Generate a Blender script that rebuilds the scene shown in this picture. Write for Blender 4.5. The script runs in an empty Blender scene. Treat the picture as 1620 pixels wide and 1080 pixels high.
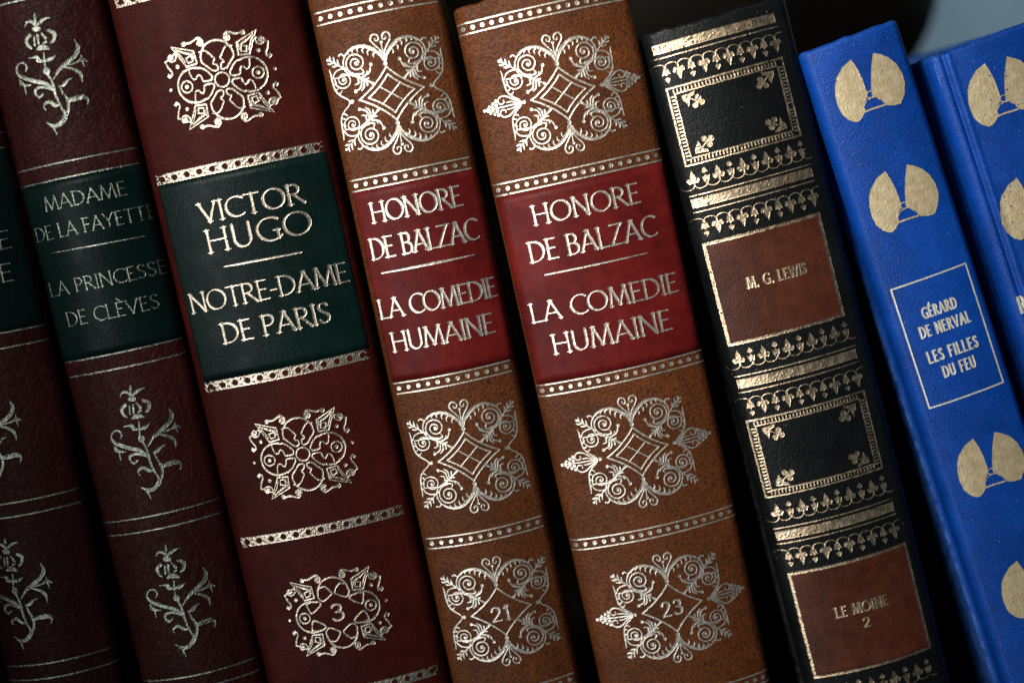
import bpy, math
import numpy as np
from mathutils import Matrix, Vector
PI = math.pi
R = math.radians
C = bpy.context.scene.collection
S = bpy.context.scene

# ------------------------------------------------------------------ camera
PITCH, ROLL, DIST, LENS = R(6.5), R(10.0), 0.315, 50.0
FPX = 1620 * LENS / 36.0
fwd = np.array([0, math.cos(PITCH), -math.sin(PITCH)])
R0 = np.array([1.0, 0, 0]); U0 = np.array([0, math.sin(PITCH), math.cos(PITCH)])
cr = math.cos(ROLL) * R0 - math.sin(ROLL) * U0
cu = math.sin(ROLL) * R0 + math.cos(ROLL) * U0
CAM = -DIST * fwd
cd = bpy.data.cameras.new('camera'); cam = bpy.data.objects.new('camera', cd); C.objects.link(cam)
cam.matrix_world = Matrix(((cr[0], cu[0], -fwd[0], CAM[0]), (cr[1], cu[1], -fwd[1], CAM[1]),
                           (cr[2], cu[2], -fwd[2], CAM[2]), (0, 0, 0, 1)))
cd.lens = LENS; cd.sensor_width = 36; cd.clip_start = 0.01; cd.clip_end = 20
cd.dof.use_dof = True; cd.dof.focus_distance = DIST + 0.001; cd.dof.aperture_fstop = 5.6
S.camera = cam

# ------------------------------------------------------------------ light
w = bpy.data.worlds.new('World'); S.world = w; w.use_nodes = True
bg = w.node_tree.nodes['Background']
bg.inputs[0].default_value = (0.55, 0.85, 1.0, 1); bg.inputs[1].default_value = 0.04

def area(name, loc, target, sx, sy, power, col, spread):
    l = bpy.data.lights.new(name, 'AREA'); l.shape = 'RECTANGLE'; l.size = sx; l.size_y = sy
    l.energy = power; l.color = col; l.spread = R(spread)
    o = bpy.data.objects.new(name, l); C.objects.link(o); o.location = loc
    o.rotation_euler = (Vector(target) - Vector(loc)).to_track_quat('-Z', 'Y').to_euler()
    return o
area('window_light', (-0.27, -0.40, 0.02), (0.085, 0, 0.015), 0.15, 0.66, 0.235, (0.97, 0.99, 1.0), 43)
area('key_light', (-0.20, -0.38, 0.30), (0.055, 0, 0.060), 0.10, 0.12, 0.18, (1.0, 0.95, 0.88), 40)
area('wall_fill_light', (0.46, 0.14, 0.50), (0.30, 0.42, 0.10), 0.15, 0.15, 0.62, (0.88, 0.96, 1.0), 80)  # added lamp, only there to brighten the wall behind the books

S.view_settings.view_transform = 'Standard'; S.view_settings.look = 'None'
S.view_settings.exposure = 0.0; S.view_settings.gamma = 1.0

# ------------------------------------------------------------------ measuring helpers
def back(px, py, y=0.0):
    """The point at depth y seen at a spot measured on the 1620 x 1080 photograph."""
    d = fwd * FPX + cr * (px - 810) + cu * (540 - py)
    k = (y - CAM[1]) / d[1]
    p = CAM + d * k
    return p[0], p[2]

def tag(o, label=None, cat=None, group=None, kind=None):
    if label: o['label'] = label
    if cat: o['category'] = cat
    if group: o['group'] = group
    if kind: o['kind'] = kind
    return o

def mesh_object(name, verts, faces, mat, parent=None, smooth=True):
    me = bpy.data.meshes.new(name); me.from_pydata([tuple(v) for v in verts], [], [tuple(f) for f in faces]); me.update()
    if smooth: me.polygons.foreach_set('use_smooth', [True] * len(me.polygons))
    me.materials.append(mat)
    o = bpy.data.objects.new(name, me); C.objects.link(o)
    if parent: o.parent = parent
    return o

# ------------------------------------------------------------------ materials
class Nodes:
    def __init__(self, name):
        self.m = bpy.data.materials.new(name); self.m.use_nodes = True
        self.t = self.m.node_tree; self.b = self.t.nodes['Principled BSDF']
        self.tc = self.t.nodes.new('ShaderNodeTexCoord').outputs['Object']
    def n(self, t, **kw):
        x = self.t.nodes.new(t)
        for k, v in kw.items():
            if k in x.inputs: x.inputs[k].default_value = v
            else: setattr(x, k, v)
        return x
    def l(self, a, b): self.t.links.new(a, b)
    def scaled(self, s):
        mp = self.n('ShaderNodeMapping'); mp.inputs['Scale'].default_value = s; self.l(self.tc, mp.inputs['Vector']); return mp.outputs[0]
    def noise(self, scale, detail=3.0, rough=0.55, vec=None, dist=0.0):
        x = self.n('ShaderNodeTexNoise', Scale=scale, Detail=detail, Roughness=rough, Distortion=dist)
        self.l(vec or self.tc, x.inputs['Vector']); return x.outputs['Fac']
    def voro(self, scale, feature='F1', vec=None, rand=1.0):
        x = self.n('ShaderNodeTexVoronoi', feature=feature, Scale=scale, Randomness=rand)
        self.l(vec or self.tc, x.inputs['Vector']); return x.outputs['Distance']
    def ramp(self, fac, stops):
        x = self.n('ShaderNodeValToRGB'); e = x.color_ramp.elements
        while len(e) < len(stops): e.new(0.5)
        for i, (p, c) in enumerate(stops):
            e[i].position = p; e[i].color = c if len(c) == 4 else (*c, 1)
        self.l(fac, x.inputs['Fac']); return x.outputs['Color']
    def math(self, op, a, b=0.0, clamp=False):
        x = self.n('ShaderNodeMath', operation=op, use_clamp=clamp)
        for i, v in enumerate((a, b)):
            if isinstance(v, (int, float)): x.inputs[i].default_value = v
            else: self.l(v, x.inputs[i])
        return x.outputs[0]
    def mix(self, fac, a, b):
        x = self.n('ShaderNodeMix', data_type='RGBA')
        self.l(fac, x.inputs[0])
        for i, v in ((6, a), (7, b)):
            if isinstance(v, tuple): x.inputs[i].default_value = (*v[:3], 1)
            else: self.l(v, x.inputs[i])
        return x.outputs[2]
    def bump(self, h, dist, strength=1.0):
        x = self.n('ShaderNodeBump', Strength=strength, Distance=dist); self.l(h, x.inputs['Height']); self.l(x.outputs[0], self.b.inputs['Normal'])

def grain_height(N, kind):
    if kind == 'fine':
        v = N.voro(2600.0, 'SMOOTH_F1'); n = N.noise(900.0, 4, 0.6)
        return N.math('ADD', N.math('MULTIPLY', v, 0.7), n)
    if kind == 'pebble':
        st = N.scaled((1.0, 1.0, 1.25))
        v = N.voro(1500.0, 'SMOOTH_F1', st); n = N.noise(2600.0, 3, 0.6); n2 = N.noise(500.0, 3, 0.6)
        return N.math('ADD', N.math('ADD', v, N.math('MULTIPLY', n, 0.5)), N.math('MULTIPLY', n2, 0.5))
    if kind == 'cracked':
        v = N.voro(620.0, 'DISTANCE_TO_EDGE'); e = N.math('MINIMUM', N.math('MULTIPLY', v, 5.0), 0.35)
        n = N.noise(380.0, 5, 0.65, None, 0.6)
        n3 = N.noise(2400.0, 2, 0.6)
        return N.math('ADD', N.math('ADD', N.math('MULTIPLY', n, 2.2), N.math('MULTIPLY', e, 0.8)), N.math('MULTIPLY', n3, 0.3))
    if kind == 'streak':
        return N.math('ADD', N.noise(900.0, 4, 0.6, N.scaled((2.2, 1, 0.55)), 0.8), N.math('MULTIPLY', N.voro(2900.0, 'SMOOTH_F1'), 0.3))
    v = N.voro(2900.0, 'SMOOTH_F1'); n = N.noise(3600.0, 2, 0.7)
    return N.math('ADD', v, n)

def leather(name, c0, c1, rough, kind, dist, spec=0.5, pit=None, mott=350.0, coat=0.0, speck=None, dust=False, rub=None):
    N = Nodes(name)
    big = N.noise(90.0, 4, 0.6); med = N.noise(mott, 5, 0.65)
    f = N.math('ADD', N.math('MULTIPLY', big, 0.5), N.math('MULTIPLY', med, 0.5))
    col = N.ramp(f, [(0.36, c0), (0.64, c1)])
    tone = N.ramp(N.noise(34.0, 5, 0.65, None, 0.8), [(0.32, (0.70, 0.70, 0.70)), (0.66, (1.12, 1.12, 1.12))])
    mx = N.n('ShaderNodeMix', data_type='RGBA', blend_type='MULTIPLY'); mx.inputs[0].default_value = 1.0
    N.l(col, mx.inputs[6]); N.l(tone, mx.inputs[7]); col = mx.outputs[2]
    h = grain_height(N, kind)
    if pit:
        pn = N.noise(1350.0, 3, 0.65, N.scaled((1, 1, 1.6)))
        mask = N.ramp(pn, [(0.47, (0, 0, 0)), (0.66, (1, 1, 1))])
        col = N.mix(mask, col, pit)
        h = N.math('SUBTRACT', h, N.math('MULTIPLY', mask, 0.5))
    if speck:
        sp = N.noise(3300.0, 2, 0.7)
        col = N.mix(N.ramp(sp, [(0.56, (0, 0, 0)), (0.72, (0.75, 0.75, 0.75))]), col, speck)
    if rub:
        geo = N.n('ShaderNodeNewGeometry')
        pn_ = N.ramp(geo.outputs['Pointiness'], [(0.515, (0, 0, 0)), (0.60, (1, 1, 1))])
        rm = N.math('MULTIPLY', pn_, N.ramp(N.noise(420.0, 5, 0.75), [(0.42, (0, 0, 0)), (0.62, (0.9, 0.9, 0.9))]))
        col = N.mix(rm, col, rub)
    if dust:
        dm = N.math('LESS_THAN', N.voro(430.0), 0.036)
        col = N.mix(dm, col, (0.34, 0.36, 0.38))
    N.l(col, N.b.inputs['Base Color'])
    rn = N.ramp(N.noise(220.0, 4, 0.6), [(0.3, (rough - 0.07,) * 3), (0.7, (rough + 0.1,) * 3)])
    N.l(rn, N.b.inputs['Roughness'])
    N.b.inputs['Specular IOR Level'].default_value = spec
    N.b.inputs['Coat Weight'].default_value = coat; N.b.inputs['Coat Roughness'].default_value = 0.35
    N.bump(h, dist)
    return N.m

def foil(name, c0, c1, rough, kind, dist, metal=1.0):
    N = Nodes(name)
    col = N.ramp(N.noise(420.0, 5, 0.7), [(0.35, c0), (0.62, c1)])
    N.l(col, N.b.inputs['Base Color'])
    N.b.inputs['Metallic'].default_value = metal
    rn = N.ramp(N.noise(700.0, 4, 0.65), [(0.3, (rough - 0.1,) * 3), (0.7, (rough + 0.12,) * 3)])
    N.l(rn, N.b.inputs['Roughness'])
    N.bump(grain_height(N, kind), dist)
    return N.m

M = {}
M['burgundy'] = leather('burgundy_leather', (0.046, 0.0056, 0.0042), (0.080, 0.0098, 0.0070), 0.50, 'fine', 0.00011, 0.11, rub=(0.13, 0.035, 0.025))
M['oxblood'] = leather('oxblood_leather', (0.036, 0.0055, 0.0055), (0.060, 0.0095, 0.009), 0.40, 'cracked', 0.00020, 0.17)
M['tan'] = leather('tan_leather', (0.105, 0.029, 0.0065), (0.165, 0.046, 0.0105), 0.52, 'pebble', 0.00012, 0.2, (0.045, 0.014, 0.006), rub=(0.27, 0.12, 0.055))
M['black'] = leather('black_leather', (0.0035, 0.0045, 0.0050), (0.006, 0.0075, 0.008), 0.42, 'fine', 0.00012, 0.17, dust=True, rub=(0.035, 0.034, 0.032))
M['blue'] = leather('blue_cloth', (0.0005, 0.036, 0.235), (0.0012, 0.054, 0.33), 0.44, 'weave', 0.00009, 0.28, speck=(0.008, 0.10, 0.46), dust=True, rub=(0.06, 0.16, 0.45))
M['green'] = leather('green_label', (0.0016, 0.0120, 0.0105), (0.0028, 0.0180, 0.0160), 0.40, 'fine', 0.00007, 0.17)
M['red'] = leather('red_label', (0.080, 0.0050, 0.0047), (0.165, 0.0110, 0.0095), 0.50, 'fine', 0.00006, 0.16)
M['brownlabel'] = leather('brown_label', (0.044, 0.012, 0.006), (0.095, 0.024, 0.012), 0.44, 'fine', 0.00010, 0.22)
M['gold_fine'] = foil('gold_foil_smooth', (0.70, 0.58, 0.43), (0.90, 0.80, 0.66), 0.40, 'fine', 0.00004)
M['gold_pebble'] = foil('gold_foil_grained', (0.74, 0.65, 0.53), (0.93, 0.88, 0.78), 0.44, 'pebble', 0.00005, 0.9)
M['gold_dim'] = foil('gold_foil_falloff', (0.30, 0.34, 0.27), (0.56, 0.60, 0.50), 0.42, 'cracked', 0.00010)  # foil colour darkened to paint in the light falloff at the left
M['gold_black'] = foil('gold_foil_warm', (0.62, 0.44, 0.27), (0.86, 0.68, 0.47), 0.40, 'fine', 0.00004)
M['gold_blue'] = foil('gold_foil_matt', (0.52, 0.41, 0.23), (0.68, 0.56, 0.35), 0.50, 'streak', 0.00010, 0.5)
M['silver_blue'] = foil('silvered_foil', (0.62, 0.60, 0.50), (0.78, 0.76, 0.66), 0.50, 'weave', 0.00005, 0.5)

def paper():
    N = Nodes('page_edges')
    st = N.noise(60.0, 3, 0.6, N.scaled((90, 1, 1)))
    N.l(N.ramp(st, [(0.3, (0.42, 0.36, 0.26)), (0.7, (0.62, 0.55, 0.43))]), N.b.inputs['Base Color'])
    N.b.inputs['Roughness'].default_value = 0.8; N.bump(st, 0.0002); return N.m
M['paper'] = paper()
def plain(name, c0, c1, rough, scale, dist):
    N = Nodes(name); f = N.noise(scale, 5, 0.6)
    N.l(N.ramp(f, [(0.3, c0), (0.7, c1)]), N.b.inputs['Base Color']); N.b.inputs['Roughness'].default_value = rough; N.b.inputs['Specular IOR Level'].default_value = 0.15
    N.bump(f, dist); return N.m
M['wall'] = plain('blue_grey_wall_paint', (0.20, 0.29, 0.35), (0.24, 0.33, 0.39), 0.8, 60.0, 0.0004)
M['wood'] = plain('dark_shelf_wood', (0.020, 0.012, 0.007), (0.045, 0.026, 0.014), 0.5, 40.0, 0.0003)
M['urn'] = plain('dark_brown_glaze', (0.003, 0.002, 0.0012), (0.011, 0.007, 0.003), 0.6, 25.0, 0.0003)

# ------------------------------------------------------------------ value noise for worn foil
rng = np.random.default_rng(7)
NZ = [rng.random((256, 256)) for _ in range(3)]
def vnoise(x, y, k=0):
    g = NZ[k]; xi = np.floor(x).astype(int); yi = np.floor(y).astype(int)
    fx = x - xi; fy = y - yi; fx = fx * fx * (3 - 2 * fx); fy = fy * fy * (3 - 2 * fy)
    a = g[yi % 256, xi % 256]; b = g[yi % 256, (xi + 1) % 256]; c = g[(yi + 1) % 256, xi % 256]; d = g[(yi + 1) % 256, (xi + 1) % 256]
    return (a * (1 - fx) + b * fx) * (1 - fy) + (c * (1 - fx) + d * fx) * fy

# ------------------------------------------------------------------ stamped shapes: strokes, dots and polygons gathered as one outline
class Stamp:
    """A stamped design in book coordinates (millimetres across, millimetres up)."""
    def __init__(self): self.ops = []
    def line(self, pts, sub=False):            # (u, v, full width)
        self.ops.append(('L', np.array(pts, float), sub)); return self
    def disc(self, u, v, r, sub=False):
        self.ops.append(('L', np.array([(u, v, 2 * r), (u, v, 2 * r)], float), sub)); return self
    def poly(self, pts, sub=False):
        self.ops.append(('P', np.array(pts, float), sub)); return self
    def ring(self, u, v, r, wd):
        a = np.linspace(0, 2 * PI, 41); return self.line([(u + r * math.cos(t), v + r * math.sin(t), wd) for t in a])
    def bounds(self):
        lo = np.array([1e9, 1e9]); hi = -lo
        for k, p, sub in self.ops:
            if sub: continue
            pad = p[:, 2].max() / 2 if k == 'L' else 0
            lo = np.minimum(lo, p[:, :2].min(0) - pad); hi = np.maximum(hi, p[:, :2].max(0) + pad)
        return lo, hi
    def field(self, step):
        lo, hi = self.bounds(); lo = lo - 3 * step; hi = hi + 3 * step
        nu = int((hi[0] - lo[0]) / step) + 2; nv = int((hi[1] - lo[1]) / step) + 2
        us = lo[0] + np.arange(nu) * step; vs = lo[1] + np.arange(nv) * step
        F = np.full((nv, nu), 5.0)
        cap = 0.9
        for k, p, sub in self.ops:
            if k == 'L':
                for a, b in zip(p[:-1], p[1:]):
                    r = max(a[2], b[2]) / 2 + cap
                    i0 = max(0, int((min(a[0], b[0]) - r - lo[0]) / step)); i1 = min(nu, int((max(a[0], b[0]) + r - lo[0]) / step) + 2)
                    j0 = max(0, int((min(a[1], b[1]) - r - lo[1]) / step)); j1 = min(nv, int((max(a[1], b[1]) + r - lo[1]) / step) + 2)
                    if i1 <= i0 or j1 <= j0: continue
                    x = us[None, i0:i1] - a[0]; y = vs[j0:j1, None] - a[1]
                    dx, dy = b[0] - a[0], b[1] - a[1]; L2 = dx * dx + dy * dy
                    t = np.clip((x * dx + y * dy) / L2, 0, 1) if L2 > 1e-12 else np.zeros((j1 - j0, i1 - i0))
                    d = np.hypot(x - t * dx, y - t * dy) - (a[2] + (b[2] - a[2]) * t) / 2
                    W_ = F[j0:j1, i0:i1]
                    F[j0:j1, i0:i1] = np.maximum(W_, -d) if sub else np.minimum(W_, d)
            else:
                mn = p.min(0) - cap; mx = p.max(0) + cap
                i0 = max(0, int((mn[0] - lo[0]) / step)); i1 = min(nu, int((mx[0] - lo[0]) / step) + 2)
                j0 = max(0, int((mn[1] - lo[1]) / step)); j1 = min(nv, int((mx[1] - lo[1]) / step) + 2)
                if i1 <= i0 or j1 <= j0: continue
                x = us[None, i0:i1]; y = vs[j0:j1, None]
                ins = np.zeros((j1 - j0, i1 - i0), bool); D = np.full(ins.shape, 9.0)
                for a, b in zip(p, np.roll(p, -1, 0)):
                    dx, dy = b - a; L2 = dx * dx + dy * dy
                    if L2 < 1e-14: continue
                    t = np.clip(((x - a[0]) * dx + (y - a[1]) * dy) / L2, 0, 1)
                    D = np.minimum(D, np.hypot(x - a[0] - t * dx, y - a[1] - t * dy))
                    if abs(dy) > 1e-12:
                        ins ^= ((a[1] > y) != (b[1] > y)) & (x < a[0] + (y - a[1]) * dx / dy)
                d = np.where(ins, -D, D); W_ = F[j0:j1, i0:i1]
                F[j0:j1, i0:i1] = np.maximum(W_, -d) if sub else np.minimum(W_, d)
        return us, vs, F

CASES = {0: [], 1: [[0, 4, 7]], 2: [[1, 5, 4]], 3: [[0, 1, 5, 7]], 4: [[2, 6, 5]], 5: [[0, 4, 7], [2, 6, 5]], 6: [[1, 2, 6, 4]],
         7: [[0, 1, 2, 6, 7]], 8: [[3, 7, 6]], 9: [[0, 4, 6, 3]], 10: [[1, 5, 4], [3, 7, 6]], 11: [[0, 1, 5, 6, 3]],
         12: [[3, 7, 5, 2]], 13: [[0, 4, 5, 2, 3]], 14: [[1, 2, 3, 7, 4]], 15: [[0, 1, 2, 3]]}

def outline_mesh(us, vs, F):
    """Marching squares over the design: vertex list (u, v, depth inside the edge) and faces."""
    nv, nu = F.shape
    ins = F < 0
    c = (ins[:-1, :-1] * 1 + ins[:-1, 1:] * 2 + ins[1:, 1:] * 4 + ins[1:, :-1] * 8)
    NC = nu * nv
    jj, ii = np.indices((nv - 1, nu - 1))
    ids = np.stack([jj * nu + ii, jj * nu + ii + 1, (jj + 1) * nu + ii + 1, (jj + 1) * nu + ii,
                    NC + jj * nu + ii, 2 * NC + jj * nu + ii + 1, NC + (jj + 1) * nu + ii, 2 * NC + jj * nu + ii], -1)
    loops, sizes = [], []
    for k, polys in CASES.items():
        sel = c == k
        if not polys or not sel.any(): continue
        q = ids[sel]
        for pl in polys:
            loops.append(q[:, pl].reshape(-1)); sizes.append(np.full(len(q), len(pl)))
    loops = np.concatenate(loops); sizes = np.concatenate(sizes)
    uid, inv = np.unique(loops, return_inverse=True)
    kind = uid // NC; base = uid % NC; j = base // nu; i = base % nu
    u = us[i].copy(); v = vs[j].copy(); f = F[j, i].copy()
    step = us[1] - us[0]
    h = kind == 1
    f0 = F[j[h], i[h]]; f1 = F[j[h], np.minimum(i[h] + 1, nu - 1)]; t = np.clip(f0 / (f0 - f1 + 1e-12), 0.02, 0.98); u[h] += t * step; f[h] = 0
    h = kind == 2
    f0 = F[j[h], i[h]]; f1 = F[np.minimum(j[h] + 1, nv - 1), i[h]]; t = np.clip(f0 / (f0 - f1 + 1e-12), 0.02, 0.98); v[h] += t * step; f[h] = 0
    return u, v, -f, inv.astype(np.int32), sizes.astype(np.int32)

# ------------------------------------------------------------------ books
SHELF_Z = -0.112
BACK = 0.132
class Book:
    def __init__(self, left, right, top, s, c, a, label, group, skin, foil_mat, expo=2.0, groove=None, edge=0.0003):
        """left / right: two measured spots on each edge of the spine; top: one on its head."""
        ye = s + 0.5 * c
        L = [np.array(back(*p, ye)) for p in left]; Rr = [np.array(back(*p, ye)) for p in right]
        dl = (L[0] - L[1]); dr = (Rr[0] - Rr[1])
        d = dl / np.linalg.norm(dl) + dr / np.linalg.norm(dr); d /= np.linalg.norm(d)
        self.ax = d; self.ac = np.array([d[1], -d[0]])
        uL = np.mean([p @ self.ac for p in L]); uR = np.mean([p @ self.ac for p in Rr])
        self.W = (uR - uL) / 2 - edge; uc = (uL + uR) / 2
        self.s, self.c, self.a, self.expo, self.groove = s, c, a, expo, groove
        lean = math.atan2(self.ac[1], self.ac[0])
        oz = SHELF_Z + self.W * abs(math.sin(lean)) + 0.0002
        v0 = (oz - self.ac[1] * uc) / self.ax[1]
        self.o = self.ac * uc + self.ax * v0
        self.H = np.array(back(*top, s)) @ self.ax - v0
        self.e = bpy.data.objects.new('book', None); C.objects.link(self.e); self.e.empty_display_size = 0.02
        self.e.location = (self.o[0], 0, self.o[1]); self.e.rotation_euler = (0, -lean, 0)
        tag(self.e, label, 'book', group)
        self.skin, self.foil_mat = M[skin], M[foil_mat]
        self.lean = lean
        self.build()
    def prof(self, t):
        t = np.clip(np.asarray(t, float), -1, 1); q = np.clip((np.abs(t) - self.a) / (1 - self.a), 0, 1)
        y = self.s * np.abs(t) ** self.expo + self.c * (1 - np.sqrt(np.maximum(0, 1 - q * q)))
        if self.groove:
            g, wd, dp = self.groove
            y = y + dp * np.exp(-((t - g) / wd) ** 2) - 0.5 * dp * np.exp(-((t - g - 2.2 * wd) / (1.3 * wd)) ** 2)
        return y
    def at(self, px, py):
        """A spot measured on the photograph, as millimetres across and up this spine."""
        y = 0.0
        for _ in range(4):
            p = np.array(back(px, py, y)) - self.o
            u = p @ self.ac; y = float(self.prof(u / self.W))
        return u * 1000, (p @ self.ax) * 1000
    def build(self):
        W, s, c, H = self.W, self.s, self.c, self.H
        n = 150
        th = np.linspace(-1, 1, n + 1); t = np.sin(th * PI / 2) * 0.6 + th * 0.4
        t[0] = -1; t[-1] = 1
        x = t * W; y = self.prof(t); ye = s + c
        nx = [(-W, ye + k) for k in (0.0012, 0.0025)] + [(-W + 0.0009, ye + 0.0048), (-W + 0.0011, ye + 0.0068), (-W + 0.0004, ye + 0.0084)]
        pts = [(a_, b_) for a_, b_ in reversed(nx)] + list(zip(x, y)) + [(-a_, b_) for a_, b_ in nx]
        P = np.array(pts); tang = np.gradient(P, axis=0); nrm = np.stack([tang[:, 1], -tang[:, 0]], 1); nrm /= np.linalg.norm(nrm, axis=1)[:, None]
        rr = 0.0011
        rows = []
        for k in range(6):
            a_ = PI / 2 * k / 5; rows.append((rr * (1 - math.sin(a_)), rr * (1 - math.cos(a_)), 0))
        rows = [(-0.0 + z, ins) for ins, z, _ in rows]
        zs = [(z, ins) for z, ins in sorted(rows, key=lambda q: q[0])]
        zs = [(rr * (1 - math.cos(PI / 2 * k / 5)), rr * (1 - math.sin(PI / 2 * k / 5))) for k in range(6)]
        seq = zs + [(z, 0.0) for z in np.linspace(rr, H - rr, 40)[1:-1]] + [(H - z, ins) for z, ins in reversed(zs)]
        V, Fc = [], []
        m = len(P)
        thick = 0.0022
        for z, ins in seq:
            Q = P - nrm * ins * 0.9
            dent = 0.0
            if z > H - 0.0016:
                k_ = (z - H + 0.0016) / 0.0016
                dent = 0.00042 * k_ * (vnoise(Q[:, 0] * 420 + 50 * W, Q[:, 1] * 420 + 7, 0) - 0.45) + 0.0006 * k_ * (vnoise(Q[:, 0] * 90 + 500 * W, Q[:, 1] * 90 + 3, 1) - 0.6)
            V += [(q[0], q[1], z + d_) for q, d_ in zip(Q, np.zeros(m) + dent)]
        rowsN = len(seq)
        for r in range(rowsN - 1):
            for i in range(m - 1):
                a_ = r * m + i; Fc.append((a_, a_ + 1, a_ + m + 1, a_ + m))
        off = len(V)
        Qi = P - nrm * thick; Qi[:, 0] = np.clip(Qi[:, 0], -W + 0.0018, W - 0.0018)
        for z in (0.0, H):
            V += [(q[0], q[1], z) for q in Qi]
        for i in range(m - 1):
            Fc.append((off + i + 1, off + i, off + m + i, off + m + i + 1))
            Fc.append((i + 1, i, off + i, off + i + 1))
            tr = (rowsN - 1) * m
            Fc.append((tr + i, tr + i + 1, off + m + i + 1, off + m + i))
        for i in (0, m - 1):
            prev = [r * m + i for r in range(rowsN)]
            Fc.append(tuple(prev + [off + m + i, off + i])[::(1 if i else -1)])
        mesh_object('spine', V, Fc, self.skin, self.e)
        y0 = ye + 0.0087
        for sg in (-1, 1):
            self.box('cover_board', sg * (W - 0.0012), 0.0012, y0, BACK, 0.0004, H - 0.0004, self.skin, 0.0006)
        self.box('page_block', 0, W - 0.0026, ye + 0.003, BACK - 0.004, 0.0035, H - 0.0035, M['paper'], 0.0002)
    def box(self, name, uc, hw, y0, y1, z0, z1, mat, bev):
        a, b, c_, d = -hw, hw, y0, y1; e = bev
        ring = [(a + e, c_), (b - e, c_), (b, c_ + e), (b, d - e), (b - e, d), (a + e, d), (a, d - e), (a, c_ + e)]
        inn = [(max(a + e, min(b - e, x)), max(c_ + e, min(d - e, y))) for x, y in ring]
        V = [(uc + x, y, z0) for x, y in inn] + [(uc + x, y, z0 + e) for x, y in ring] + [(uc + x, y, z1 - e) for x, y in ring] + [(uc + x, y, z1) for x, y in inn]
        F = [tuple(range(7, -1, -1)), tuple(range(24, 32))]
        for k in range(3):
            for i in range(8): F.append((k * 8 + i, k * 8 + (i + 1) % 8, k * 8 + 8 + (i + 1) % 8, k * 8 + 8 + i))
        return mesh_object(name, V, F, mat, self.e, smooth=False)
    def surf(self, u, v, off):
        """millimetre coordinates -> points off metres proud of the spine."""
        u = np.asarray(u) / 1000; v = np.asarray(v) / 1000; t = u / self.W
        y = self.prof(t); e = 0.004
        sl = (self.prof(t + e) - self.prof(t - e)) / (2 * e * self.W); sl = np.clip(sl, -3, 3)
        k = 1 / np.sqrt(1 + sl * sl)
        return np.stack([u + off * sl * k, y - off * k, v], -1)
    def stamp(self, st, name, parent=None, mat=None, off=0.00009, step=0.068, wear=0.35, rim=0.00005, drop=0.0, seed=0, fade=0.0, tmax=0.985):
        us, vs, F = st.field(step)
        X, Y = np.meshgrid(us, vs)
        F = F + wear * 0.14 * (vnoise(X * 3.1 + seed * 17, Y * 3.1 + 40, 0) - 0.5) + wear * 0.10 * (vnoise(X * 8 + seed * 11, Y * 8, 1) - 0.5)
        T = np.abs(X / 1000 / self.W)
        if drop or fade:
            n1 = 0.65 * vnoise(X * 2.7 + 3 * seed, Y * 2.7 + 9, 2) + 0.35 * vnoise(X * 6.1 + seed, Y * 6.1, 0); n2 = vnoise(X * 0.7 + seed, Y * 0.7, 1)
            lim = 0.92 - drop * (0.3 + 1.3 * n2) - fade * np.clip((T - 0.72) / 0.25, 0, 1)
            F = np.maximum(F, (n1 - lim) * 0.5)
        F = np.maximum(F, (T - tmax) * self.W * 1000)
        F[0, :] = F[-1, :] = 1; F[:, 0] = F[:, -1] = 1
        if not (F < 0).any(): return None
        u, v, dpt, loops, sizes = outline_mesh(us, vs, F)
        co = self.surf(u, v, off + rim * np.exp(-np.clip(dpt, 0, 9) / 0.10))
        me = bpy.data.meshes.new(name)
        me.vertices.add(len(u)); me.vertices.foreach_set('co', co.astype(np.float32).ravel())
        me.loops.add(len(loops)); me.loops.foreach_set('vertex_index', loops)
        me.polygons.add(len(sizes)); st_ = np.concatenate([[0], np.cumsum(sizes)[:-1]]).astype(np.int32)
        me.polygons.foreach_set('loop_start', st_); me.polygons.foreach_set('loop_total', sizes)
        me.polygons.foreach_set('use_smooth', np.ones(len(sizes), bool))
        me.update(calc_edges=True); me.validate()
        me.materials.append(mat or self.foil_mat)
        o = bpy.data.objects.new(name, me); C.objects.link(o); o.parent = parent or self.e
        return o
    def sheet(self, name, quad, mat, off=0.00005, parent=None, u=None):
        """A glued-on leather label: corners TL, TR, BR, BL measured on the photograph."""
        q = [self.at(*p) for p in quad]
        u0 = (q[0][0] + q[3][0]) / 2; u1 = (q[1][0] + q[2][0]) / 2
        if u: u0, u1 = u
        v1 = (q[0][1] + q[1][1]) / 2; v0 = (q[2][1] + q[3][1]) / 2
        n, m = 140, 24
        U, Vv = np.meshgrid(np.linspace(u0, u1, n + 1), np.linspace(v0, v1, m + 1))
        co = self.surf(U, Vv, off).reshape(-1, 3); edge = self.surf(U, Vv, -0.00002).reshape(-1, 3)
        V = [tuple(p) for p in co]; k = n + 1
        F = [(j * k + i, j * k + i + 1, (j + 1) * k + i + 1, (j + 1) * k + i) for j in range(m) for i in range(n)]
        ring = list(range(0, k)) + [j * k + n for j in range(1, m + 1)] + [m * k + i for i in range(n - 1, -1, -1)] + [j * k for j in range(m - 1, 0, -1)]
        b = len(V); V += [tuple(edge[i]) for i in ring]; L = len(ring)
        F += [(ring[(i + 1) % L], ring[i], b + i, b + (i + 1) % L) for i in range(L)]
        o = mesh_object(name, V, F, mat, parent or self.e)
        return o, (u0, u1, v0, v1)

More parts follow.
